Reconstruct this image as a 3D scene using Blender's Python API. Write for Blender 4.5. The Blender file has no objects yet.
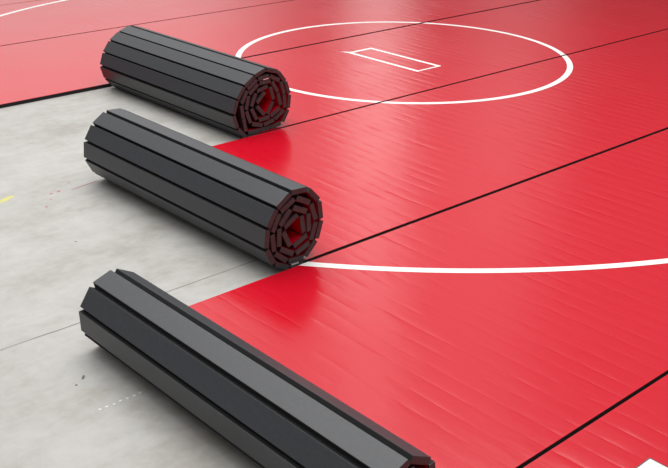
import bpy, bmesh, math, random
from mathutils import Vector, Matrix

# ------------------------------------------------------------------ camera
SC = bpy.context.scene
COL = SC.collection
T = 0.031                       # mat thickness
CAMZ = 2.234 + T
yaw, pit, rol = math.radians(42.151), math.radians(23.802), math.radians(0.568)
fw = Vector((math.sin(yaw)*math.cos(pit), math.cos(yaw)*math.cos(pit), -math.sin(pit)))
r0 = Vector((math.cos(yaw), -math.sin(yaw), 0)); u0 = r0.cross(fw)
rr = r0*math.cos(rol) + u0*math.sin(rol)
uu = -r0*math.sin(rol) + u0*math.cos(rol)
cd = bpy.data.cameras.new('camera'); cam = bpy.data.objects.new('camera', cd); COL.objects.link(cam)
cd.sensor_fit = 'HORIZONTAL'; cd.sensor_width = 36.0; cd.lens = 1005.66/668*36
cd.clip_end = 200
m = Matrix((rr, uu, -fw)).transposed().to_4x4(); m.translation = Vector((0, 0, CAMZ))
cam.matrix_world = m
SC.camera = cam

# ------------------------------------------------------------------ world, lamps, exposure
SC.view_settings.view_transform = 'Standard'; SC.view_settings.look = 'None'
SC.view_settings.gamma = 1.0; SC.view_settings.use_curve_mapping = False
SC.view_settings.exposure = 0.03

w = bpy.data.worlds.new('hall_daylight'); SC.world = w; w.use_nodes = True
nt = w.node_tree; nt.nodes.clear()
def wn(t, **k):
    n = nt.nodes.new(t)
    for a, b in k.items(): setattr(n, a, b)
    return n
def wmath(op, a, b=None, clamp=False):
    n = wn('ShaderNodeMath', operation=op, use_clamp=clamp)
    for i, v in enumerate((a, b)):
        if v is None: continue
        if isinstance(v, (int, float)): n.inputs[i].default_value = v
        else: nt.links.new(v, n.inputs[i])
    return n.outputs[0]
tc = wn('ShaderNodeTexCoord')
sp = wn('ShaderNodeSeparateXYZ'); nt.links.new(tc.outputs['Generated'], sp.inputs[0])
az = wmath('ARCTAN2', sp.outputs[0], sp.outputs[1])      # 0 = +y, positive towards +x
def bump_az(c, half, soft):
    d = wmath('ABSOLUTE', wmath('SUBTRACT', az, math.radians(c)))
    n = wn('ShaderNodeMapRange', interpolation_type='SMOOTHSTEP')
    nt.links.new(d, n.inputs['Value'])
    n.inputs['From Min'].default_value = math.radians(half + soft); n.inputs['From Max'].default_value = math.radians(max(half - soft, 0))
    n.inputs['To Min'].default_value = 0; n.inputs['To Max'].default_value = 1
    return n.outputs[0]
def zmap(z0, z1, v0, v1):
    n = wn('ShaderNodeMapRange', interpolation_type='SMOOTHSTEP')
    nt.links.new(sp.outputs[2], n.inputs['Value'])
    for k, v in (('From Min', z0), ('From Max', z1), ('To Min', v0), ('To Max', v1)): n.inputs[k].default_value = v
    return n.outputs[0]
base = zmap(0.15, 0.62, 0.06, 0.46)                      # dim wall low down, pale ceiling above
base = wmath('MULTIPLY', base, wmath('SUBTRACT', 1.0, wmath('MULTIPLY', bump_az(-112, 80, 22), 0.1)))     # left sector dimmed slightly to darken the lower foam facets
base = wmath('MULTIPLY', base, wmath('SUBTRACT', 1.0, wmath('MULTIPLY', bump_az(150, 50, 20), 0.7)))
fade = zmap(0.62, 0.85, 1.0, 0.0)
lit = None
low = zmap(0.16, 0.30, 0.35, 1.0)                          # the farther windows stand above a dark sill wall
for c, half, soft, amt in ((18, 20, 6, 0.85), (44.5, 1.7, 1.6, 1.7), (52, 2.5, 3, 0.45)):   # window bands of the hall
    v = wmath('MULTIPLY', bump_az(c, half, soft), amt)
    if c > 40: v = wmath('MULTIPLY', v, low)
    lit = v if lit is None else wmath('ADD', lit, v)
val = wmath('ADD', wmath('ADD', base, zmap(0.68, 0.86, 0.0, 1.0)), wmath('MULTIPLY', lit, fade))
bg = wn('ShaderNodeBackground'); bg.inputs[0].default_value = (1.0, 0.988, 0.97, 1)
nt.links.new(val, bg.inputs[1])
wo = wn('ShaderNodeOutputWorld'); nt.links.new(bg.outputs[0], wo.inputs[0])

def area(name, loc, target, sx, sy, power, color=(1, 1, 1)):
    l = bpy.data.lights.new(name, 'AREA'); l.shape = 'RECTANGLE'; l.size = sx; l.size_y = sy
    l.energy = power; l.color = color
    o = bpy.data.objects.new(name, l); COL.objects.link(o); o.location = loc
    o.rotation_euler = (Vector(target) - Vector(loc)).to_track_quat('-Z', 'Y').to_euler()
    return o
area('added_overhead_fill', (4.4, 5.2, 7.0), (3.9, 4.6, 0), 8.0, 8.0, 520, (1, 0.985, 0.96))  # big area lamp added overhead for soft shadows, not a known fixture

# ------------------------------------------------------------------ materials
def new_mat(name):
    mt = bpy.data.materials.new(name); mt.use_nodes = True
    return mt, mt.node_tree, mt.node_tree.nodes['Principled BSDF']
def mapping(t, scale=(1, 1, 1)):
    c = t.nodes.new('ShaderNodeTexCoord'); mp = t.nodes.new('ShaderNodeMapping')
    mp.inputs['Scale'].default_value = scale
    t.links.new(c.outputs['Object'], mp.inputs[0]); return mp.outputs[0]
def noise(t, vec, scale, detail=4, rough=0.55):
    n = t.nodes.new('ShaderNodeTexNoise'); n.inputs['Scale'].default_value = scale
    n.inputs['Detail'].default_value = detail; n.inputs['Roughness'].default_value = rough
    t.links.new(vec, n.inputs['Vector']); return n.outputs['Fac']
def ramp(t, fac, stops):
    n = t.nodes.new('ShaderNodeValToRGB'); e = n.color_ramp.elements
    while len(e) < len(stops): e.new(0.5)
    for k, (p, c) in enumerate(stops): e[k].position = p; e[k].color = (*c, 1) if len(c) == 3 else c
    t.links.new(fac, n.inputs[0]); return n.outputs[0]
def mth(t, op, a, b=None):
    n = t.nodes.new('ShaderNodeMath'); n.operation = op
    for i, v in enumerate((a, b)):
        if v is None: continue
        if isinstance(v, (int, float)): n.inputs[i].default_value = v
        else: t.links.new(v, n.inputs[i])
    return n.outputs[0]
def bump(t, h, strength, dist, b):
    n = t.nodes.new('ShaderNodeBump'); n.inputs['Strength'].default_value = strength
    n.inputs['Distance'].default_value = dist
    t.links.new(h, n.inputs['Height']); t.links.new(n.outputs[0], b.inputs['Normal'])
    return n

# concrete
M_FLOOR, t, b = new_mat('concrete')
v = mapping(t)
n1 = noise(t, v, 1.3, 6, 0.6); n2 = noise(t, v, 14, 5, 0.65)
n3 = noise(t, mapping(t, (1.1, 2.0, 1)), 2.2, 7, 0.7)
f = mth(t, 'ADD', mth(t, 'MULTIPLY', n1, 0.4), mth(t, 'ADD', mth(t, 'MULTIPLY', n3, 0.4), mth(t, 'MULTIPLY', n2, 0.2)))
c = ramp(t, f, [(0.40, (0.345, 0.33, 0.305)), (0.49, (0.415, 0.408, 0.39)), (0.58, (0.47, 0.463, 0.445))])
t.links.new(c, b.inputs['Base Color'])
b.inputs['Roughness'].default_value = 0.5; b.inputs['Specular IOR Level'].default_value = 0.35
bump(t, n2, 0.08, 0.002, b)

# red vinyl: shallow creases every 0.1 m across the strip
M_RED, t, b = new_mat('red_vinyl')
tcn = t.nodes.new('ShaderNodeTexCoord'); sx = t.nodes.new('ShaderNodeSeparateXYZ')
t.links.new(tcn.outputs['Object'], sx.inputs[0])
vs = mapping(t, (1, 1, 1))
warp = mth(t, 'MULTIPLY', noise(t, mapping(t, (4, 1.6, 1)), 1.0, 2), 0.035)
xx = mth(t, 'ADD', sx.outputs[0], warp)
ph = mth(t, 'FRACT', mth(t, 'MULTIPLY', xx, 10.0))
tri = mth(t, 'ABSOLUTE', mth(t, 'SUBTRACT', ph, 0.5))              # 0.5 at creases
crease = mth(t, 'POWER', mth(t, 'MULTIPLY', tri, 2.0), 3.5)
amp = ramp(t, noise(t, mapping(t, (5, 2.2, 1)), 1.3, 3), [(0.42, (0.15, 0.15, 0.15)), (0.68, (1, 1, 1))])
h = mth(t, 'SUBTRACT', 1.0, mth(t, 'MULTIPLY', crease, amp))
ph2 = mth(t, 'FRACT', mth(t, 'ADD', mth(t, 'MULTIPLY', xx, 20.0), 0.5))
cr2 = mth(t, 'POWER', mth(t, 'MULTIPLY', mth(t, 'ABSOLUTE', mth(t, 'SUBTRACT', ph2, 0.5)), 2.0), 2.0)
amp2 = ramp(t, noise(t, mapping(t, (4, 2.8, 1)), 1.7, 3), [(0.42, (0, 0, 0)), (0.70, (0.16, 0.16, 0.16))])
h = mth(t, 'SUBTRACT', h, mth(t, 'MULTIPLY', cr2, amp2))
h = mth(t, 'ADD', h, mth(t, 'MULTIPLY', noise(t, mapping(t, (9, 3.5, 1)), 1.0, 2), 1.1))
bump(t, h, 0.55, 0.0024, b)
b.inputs['Base Color'].default_value = (0.57, 0.003, 0.017, 1)
rn = ramp(t, noise(t, mapping(t, (1, 1, 1)), 2.0, 3), [(0.3, (0.18,)*3), (0.7, (0.23,)*3)])
t.links.new(rn, b.inputs['Roughness'])
b.inputs['Specular IOR Level'].default_value = 0.5
b.inputs['IOR'].default_value = 1.5

def foam(name, col, rough, bs=0.12):
    mt, t, b = new_mat(name)
    v = mapping(t)
    c = ramp(t, noise(t, v, 60, 4), [(0.3, tuple(x*0.88 for x in col)), (0.7, tuple(x*1.1 for x in col))])
    t.links.new(c, b.inputs['Base Color'])
    b.inputs['Roughness'].default_value = rough; b.inputs['Specular IOR Level'].default_value = 0.5
    bump(t, noise(t, v, 500, 2), bs, 0.001, b)
    return mt
M_FOAM = foam('charcoal_foam', (0.043, 0.046, 0.053), 0.42)
M_CUT = foam('cut_foam', (0.082, 0.074, 0.077), 0.7)
M_GAP_SHADE = foam('gap_shade_foam', (0.012, 0.012, 0.013), 0.9)  # foam coloured near black to paint in shade of slits and seam gaps
def flat_mat(name, col, rough):
    mt, t, b = new_mat(name)
    c = ramp(t, noise(t, mapping(t), 6, 4), [(0.3, tuple(x*0.95 for x in col)), (0.7, col)])
    t.links.new(c, b.inputs['Base Color']); b.inputs['Roughness'].default_value = rough
    return mt
M_WHITE = flat_mat('white_paint', (0.90, 0.88, 0.86), 0.4)
M_REDTAPE = flat_mat('red_tape', (0.46, 0.15, 0.16), 0.6)
M_YEL = flat_mat('yellow_paint', (0.58, 0.55, 0.20), 0.6)
M_DARK = flat_mat('dark_scuff', (0.13, 0.13, 0.125), 0.7)
M_JOINT = flat_mat('joint_filler', (0.24, 0.23, 0.21), 0.8)
M_PALE = flat_mat('pale_residue', (0.78, 0.77, 0.74), 0.7)

# ------------------------------------------------------------------ helpers
def obj(name, bm, mats, parent=None):
    me = bpy.data.meshes.new(name); bm.normal_update(); bm.to_mesh(me); bm.free()
    o = bpy.data.objects.new(name, me); COL.objects.link(o)
    for mm in (mats if isinstance(mats, (list, tuple)) else [mats]): me.materials.append(mm)
    if parent: o.parent = parent; o.matrix_parent_inverse = Matrix.Translation(-parent.location)
    return o
def tag(o, label=None, cat=None, group=None, kind=None):
    for k, v in (('label', label), ('category', cat), ('group', group), ('kind', kind)):
        if v: o[k] = v
    return o
def empty(name, loc):
    o = bpy.data.objects.new(name, None); o.empty_display_size = 0.1; COL.objects.link(o); o.location = loc; return o
def box(bm, x0, x1, y0, y1, z0, z1, mi=0):
    vs = [bm.verts.new(p) for p in ((x0,y0,z0),(x1,y0,z0),(x1,y1,z0),(x0,y1,z0),(x0,y0,z1),(x1,y0,z1),(x1,y1,z1),(x0,y1,z1))]
    fs = []
    for q in ((0,3,2,1),(4,5,6,7),(0,1,5,4),(1,2,6,5),(2,3,7,6),(3,0,4,7)):
        f = bm.faces.new([vs[k] for k in q]); f.material_index = mi; fs.append(f)
    return vs, fs
def bev(bm, w, seg=2, edges=None):
    bmesh.ops.bevel(bm, geom=list(edges if edges is not None else bm.edges), offset=w, segments=seg, affect='EDGES', profile=0.6)

# ------------------------------------------------------------------ floor
bm = bmesh.new(); box(bm, -12, 22, -10, 24, -0.2, 0)
FLOOR = tag(obj('floor', bm, M_FLOOR), 'pale grey polished concrete floor slab', 'floor', kind='structure')
# saw-cut joint across the slab: a thin filler strip that wanders slightly
bm = bmesh.new(); rng = random.Random(5); prev = None
for k in range(0, 61):
    x = -1.0 + k*0.09; y = 3.822 + 0.004*math.sin(x*2.1) + rng.uniform(-.002, .002); hw = 0.0032 + rng.uniform(-.001, .001)
    cur = [bm.verts.new((x, y-hw, 0.0006)), bm.verts.new((x, y+hw, 0.0006))]
    if prev: bm.faces.new((prev[0], cur[0], cur[1], prev[1]))
    prev = cur
obj('floor_joint', bm, M_JOINT, FLOOR)['label'] = 'thin dark joint line cut across the floor'

# ------------------------------------------------------------------ mats
SEAM0 = 9.0805; WD = 1.83
CX, CY, RI, RO = 6.5756, 6.3497, 1.5068, 4.5046
LW = 0.052
XEND = 14.5
def seam(k): return SEAM0 - k*WD

def wind(heads, pitch):
    """chain of rigid foam slabs hinged on their vinyl face: hinge point and heading of each, from the floor inwards"""
    P = (0.0, 0.0); out = []
    for a in heads:
        a = math.radians(a); out.append((P, a)); P = (P[0]+pitch*math.cos(a), P[1]+pitch*math.sin(a))
    return out

VT = 0.002      # vinyl thickness
def flat_part(root, x0, x1, y0, y1, slabs=True):
    bm = bmesh.new(); box(bm, x0, x1, y0, y1, 0.0, T-VT)
    bev(bm, 0.0015, 1)
    fc = obj('foam_base', bm, [M_GAP_SHADE], root); fc['label'] = 'foam underside and edges, coloured black for seam shade'
    bm = bmesh.new(); _, fs = box(bm, x0, x1, y0, y1, T-VT, T)
    top = [e for e in bm.edges if all(v.co.z > T-0.0001 for v in e.verts)]
    bev(bm, 0.0012, 2, top)
    vc = obj('vinyl_surface', bm, M_RED, root); vc['label'] = 'smooth red vinyl top with faint creases'

def clip(bm, lo, hi, axis):
    n = Vector((1, 0, 0)) if axis == 0 else Vector((0, 1, 0))
    for val, s in ((lo, -1), (hi, 1)):
        if not bm.verts: return
        bmesh.ops.bisect_plane(bm, geom=list(bm.verts)+list(bm.edges)+list(bm.faces), dist=1e-6,
                               plane_co=n*val, plane_no=n*s, clear_outer=True)
def ring_part(root, name, r, x0, x1, y0, y1, label):
    bm = bmesh.new(); N = 360; z = T+0.0007
    a = []
    for k in range(N):
        th = 2*math.pi*k/N; c, s = math.cos(th), math.sin(th)
        a.append([bm.verts.new((CX+(r+d)*c, CY+(r+d)*s, z)) for d in (-LW/2, LW/2)])
    for k in range(N):
        p, q = a[k], a[(k+1) % N]; bm.faces.new((p[0], p[1], q[1], q[0]))
    clip(bm, y0, y1, 1); clip(bm, x0, x1, 0)
    if not bm.faces: bm.free(); return
    left = set(bm.faces)                      # every unbroken stretch of the line is a part of its own
    while left:
        isl = set(); st = [left.pop()]
        while st:
            f = st.pop(); isl.add(f)
            for e in f.edges:
                for g in e.link_faces:
                    if g in left: left.discard(g); st.append(g)
        b2 = bmesh.new(); mp = {}
        for f in isl:
            b2.faces.new([mp.get(v) or mp.setdefault(v, b2.verts.new(v.co)) for v in f.verts])
        o = obj(name, b2, M_WHITE, root); o['label'] = label
    bm.free()

def poly_part(root, name, polys, label, mat=None, z=None):
    bm = bmesh.new(); z = T+0.0007 if z is None else z
    for p in polys:
        f = bm.faces.new([bm.verts.new((x, y, z)) for x, y in p]); f.normal_update()
        if f.normal.z < 0: f.normal_flip()
    o = obj(name, bm, mat or M_WHITE, root)
    if label: o['label'] = label
    return o

def roll_part(root, X, y0, y1, heads, line=None, pitch=.1):
    S = wind(heads, pitch); pk = pitch/.1
    rng = random.Random(len(heads))
    bm = bmesh.new(); bl = bmesh.new(); offs = []
    for (P, th) in S:
        c, s = math.cos(th), math.sin(th)
        j0 = rng.uniform(0, .005); j1 = rng.uniform(-.003, .003); offs.append(j0)
        def pt(al, dn): return (X+P[0]+c*al*pk-s*dn, T+P[1]+s*al*pk+c*dn)     # al along, dn from the vinyl face outwards
        prof = [pt(.0004, VT), pt(.0996, VT), pt(.0996, .007), pt(.0975, T), pt(.0025, T), pt(.0004, .007)]
        va = [bm.verts.new((p[0], y0+j0, p[1])) for p in prof]; vb = [bm.verts.new((p[0], y1+j1, p[1])) for p in prof]
        fs = [bm.faces.new(list(reversed(va))), bm.faces.new(vb)]
        for f in fs: f.material_index = 1
        for k in range(6):
            fs.append(bm.faces.new((va[k], va[(k+1) % 6], vb[(k+1) % 6], vb[k])))
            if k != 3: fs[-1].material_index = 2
        es = {e for f in fs for e in f.edges}
        bmesh.ops.bevel(bm, geom=list(es), offset=0.0016, segments=2, affect='EDGES', profile=0.6)
        # uncut web of foam that hinges one slab to the next
        pw = [pt(.094, VT+.0003), pt(.106, VT+.0003), pt(.104, .006), pt(.096, .006)]
        va = [bm.verts.new((p[0], y0+j0+.003, p[1])) for p in pw]; vb = [bm.verts.new((p[0], y1+j1-.003, p[1])) for p in pw]
        for f in [bm.faces.new(va), bm.faces.new(vb)]+[bm.faces.new((va[k], va[(k+1) % 4], vb[(k+1) % 4], vb[k])) for k in range(4)]: f.material_index = 2
        prof = [pt(.001, .0004), pt(.099, .0004), pt(.099, VT), pt(.001, VT)]
        va = [bl.verts.new((p[0], y0+j0+.007, p[1])) for p in prof]; vb = [bl.verts.new((p[0], y1+j1-.007, p[1])) for p in prof]
        bl.faces.new(list(reversed(va))); bl.faces.new(vb)
        for k in range(4): bl.faces.new((va[k], va[(k+1) % 4], vb[(k+1) % 4], vb[k]))
    bmesh.ops.recalc_face_normals(bm, faces=bm.faces); bmesh.ops.recalc_face_normals(bl, faces=bl.faces)
    ro = obj('foam_roll', bm, [M_FOAM, M_CUT, M_GAP_SHADE], root); ro['label'] = 'rolled charcoal foam slats'
    li = obj('vinyl_lining', bl, M_RED, ro); li['label'] = 'red vinyl inner face of the roll'
    if line is not None:
        # the big circle's white line reaches the cut edge inside the roll
        P, th = S[line]; c, s = math.cos(th), math.sin(th)
        bm = bmesh.new()
        pr = [(X+P[0]+c*al*pk-s*dn, T+P[1]+s*al*pk+c*dn) for al, dn in ((.045, -.0008), (.092, -.0008), (.092, .006), (.045, .006))]
        va = [bm.verts.new((p[0], y0+offs[line]-.0008, p[1])) for p in pr]; vb = [bm.verts.new((p[0], y0+offs[line]+.12, p[1])) for p in pr]
        bm.faces.new(list(reversed(va))); bm.faces.new(vb)
        for k in range(4): bm.faces.new((va[k], va[(k+1) % 4], vb[(k+1) % 4], vb[k]))
        bmesh.ops.recalc_face_normals(bm, faces=bm.faces)
        o = obj('white_line', bm, M_WHITE, ro); o['label'] = 'white line end showing at the edge of the roll'
    return S

BIG = 'white arc of the big outer circle'; SMALL = 'white line of the small centre circle'
# (seam index above, x where the flat part starts, gap above, gap below, roll, label)
mats = [
 (-2, -4.0, .012, None, 'farthest flat red mat strip, only a sliver in the top left corner'),
 (-1, -4.0, .013, None, 'flat red mat strip along the top edge, crossed by the white arc at top left'),
 (0, -4.0, .016, None, 'flat red mat strip just behind the rear roll, its black edge on the concrete'),
 (1, None, .018, (4.1875, [180.0, 132.4, 107.0, 69.7, 52.1, 33.0, 18.7, -17.1, -51.0, -70.2, -96.9, -122.2, -174.1, -179.0, -180.5, -259.0, -261.8, -299.6, -327.1, -355.8, -388.9, -433.1, -446.9, -509.7, -527.7, -555.3, -609.5, -644.0, -682.7, -719.2, -779.9, -795.3, -873.0, -895.1, -963.3, -1014.7, -1066.2, -1153.9, -1203.6, -1309.4, -1397.0]), 'red mat strip with the centre rectangle, ending at left in the rear, thickest charcoal roll'),
 (2, None, .022, (3.0668, [180.0, 152.8, 117.5, 84.6, 57.7, 33.3, -3.6, -46.9, -82.8, -107.7, -136.5, -185.1, -220.3, -263.8, -298.1, -332.1, -387.5, -433.3, -468.8, -520.5, -571.7, -631.4, -673.5, -745.9, -808.4, -876.2, -964.3, -1051.2, -1161.1]), 'red mat strip ending at left in the middle one of three charcoal rolls'),
 (3, None, .026, (1.9607, [180.0, 135.0, 91.6, 55.8, 18.9, -28.4, -79.8, -118.6, -167.6, -220.7, -285.8, -324.6, -401.1, -467.7, -537.2, -631.5, -725.1]), 'red mat strip ending at left in the nearest, thinnest charcoal roll'),
 (4, 1.2, .026, None, 'red mat strip in the bottom right corner with a white rectangle printed on it'),
]
GAP = {-3: .012, -2: .014, -1: .016, 0: .023, 1: .034, 2: .025, 3: .028, 4: .018, 5: .02}
for k, x0, _, roll, label in mats:
    hi, lo = seam(k) - GAP[k]/2, seam(k+1) + GAP[k+1]/2
    ox = x0 if roll is None else roll[0]
    root = empty('wrestling_mat', (ox, (lo+hi)/2, 0))
    tag(root, label, 'mat', 'red roll-out mat strips laid side by side')
    flat_part(root, ox, XEND, lo, hi)
    if roll: roll_part(root, roll[0], lo, hi, roll[1], line={1: 19, 2: 0, 3: None}[k], pitch=.101 if k == 2 else .1)
    ring_part(root, 'white_line', RI, ox, XEND, lo, hi, SMALL)
    ring_part(root, 'white_line', RO, ox, XEND, lo, hi, BIG)
    if k == 1:
        x0_, x1_, ya, yb, lw = 6.304, 6.577, 5.905, 6.770, .019
        bm = bmesh.new(); z = T+.0007
        o_ = [bm.verts.new((x, y, z)) for x, y in ((x0_-lw, ya-lw), (x1_+lw, ya-lw), (x1_+lw, yb+lw), (x0_-lw, yb+lw))]
        i_ = [bm.verts.new((x, y, z)) for x, y in ((x0_+lw, ya+lw*.2), (x1_-lw, ya+lw*.2), (x1_-lw, yb-lw), (x0_+lw, yb-lw))]
        for q in range(4): bm.faces.new((o_[q], o_[(q+1) % 4], i_[(q+1) % 4], i_[q]))
        obj('starting_rectangle', bm, M_WHITE, root)['label'] = 'white outlined rectangle inside the centre circle'
        poly_part(root, 'tick_mark', [[(6.285, 6.790), (6.335, 6.790), (6.262, 6.865)]], 'white pointed tick at the rectangle corner')
    if k == 4:
        o = poly_part(root, 'rectangle_border', [[(2.45, 1.05), (2.917, 1.05), (2.917, 1.482), (2.45, 1.482)]], 'thin dark border of the white rectangle', M_CUT, T+.0006)
        poly_part(o, 'white_rectangle', [[(2.45, 1.05), (2.911, 1.05), (2.911, 1.476), (2.45, 1.476)]], 'solid white rectangle', None, T+.0012)

# ------------------------------------------------------------------ marks on the concrete (parts of the floor)
def blob(bm, x, y, rx, ry, rot=0, seed=0, z=0.0008, n=12):
    r = random.Random(seed); top = []; bot = []
    for i in range(n):
        a = 2*math.pi*i/n; k = r.uniform(.7, 1.15)
        px, py = rx*k*math.cos(a), ry*k*math.sin(a)
        qx, qy = px*math.cos(rot)-py*math.sin(rot), px*math.sin(rot)+py*math.cos(rot)
        top.append(bm.verts.new((x+qx, y+qy, z))); bot.append(bm.verts.new((x+qx*1.04, y+qy*1.04, 0.0001)))
    bm.faces.new(top)
    for i in range(n): bm.faces.new((bot[i], bot[(i+1) % n], top[(i+1) % n], top[i]))
def mark(name, blobs, mat, label):
    for q in blobs:
        bm = bmesh.new(); blob(bm, *q)
        o = obj(name, bm, mat, FLOOR)
        if label: o['label'] = label
mark('red_streak', [(2.776, 5.383, .108, .0045, .168, 1)], M_REDTAPE, 'thin faded red streak on the concrete')
mark('red_fleck', [(2.600, 5.392, .017, .009, .5, 2), (2.545, 5.385, .018, .007, .3, 3), (2.50, 5.30, .008, .006, 0, 4),
                   (2.425, 5.21, .010, .008, 0, 5), (2.72, 5.49, .012, .005, 0, 9)], M_REDTAPE, 'small faded red fleck on the concrete')
mark('yellow_mark', [(2.285, 5.475, .075, .026, .35, 6)], M_YEL, 'faint yellow paint smear on the concrete')
mark('dark_scuff', [(1.652, 3.385, .021, .0075, .9, 7), (1.60, 3.35, .006, .006, 0, 8), (2.31, 4.65, .006, .006, 0, 10)], M_DARK, 'small dark scuff on the concrete')
mark('pale_speck', [(1.582+.031*k, 3.128-.002*(k % 3), .006+.002*(k % 2), .005, 0, 20+k) for k in range(7)], M_PALE, 'tiny pale speck on the concrete')
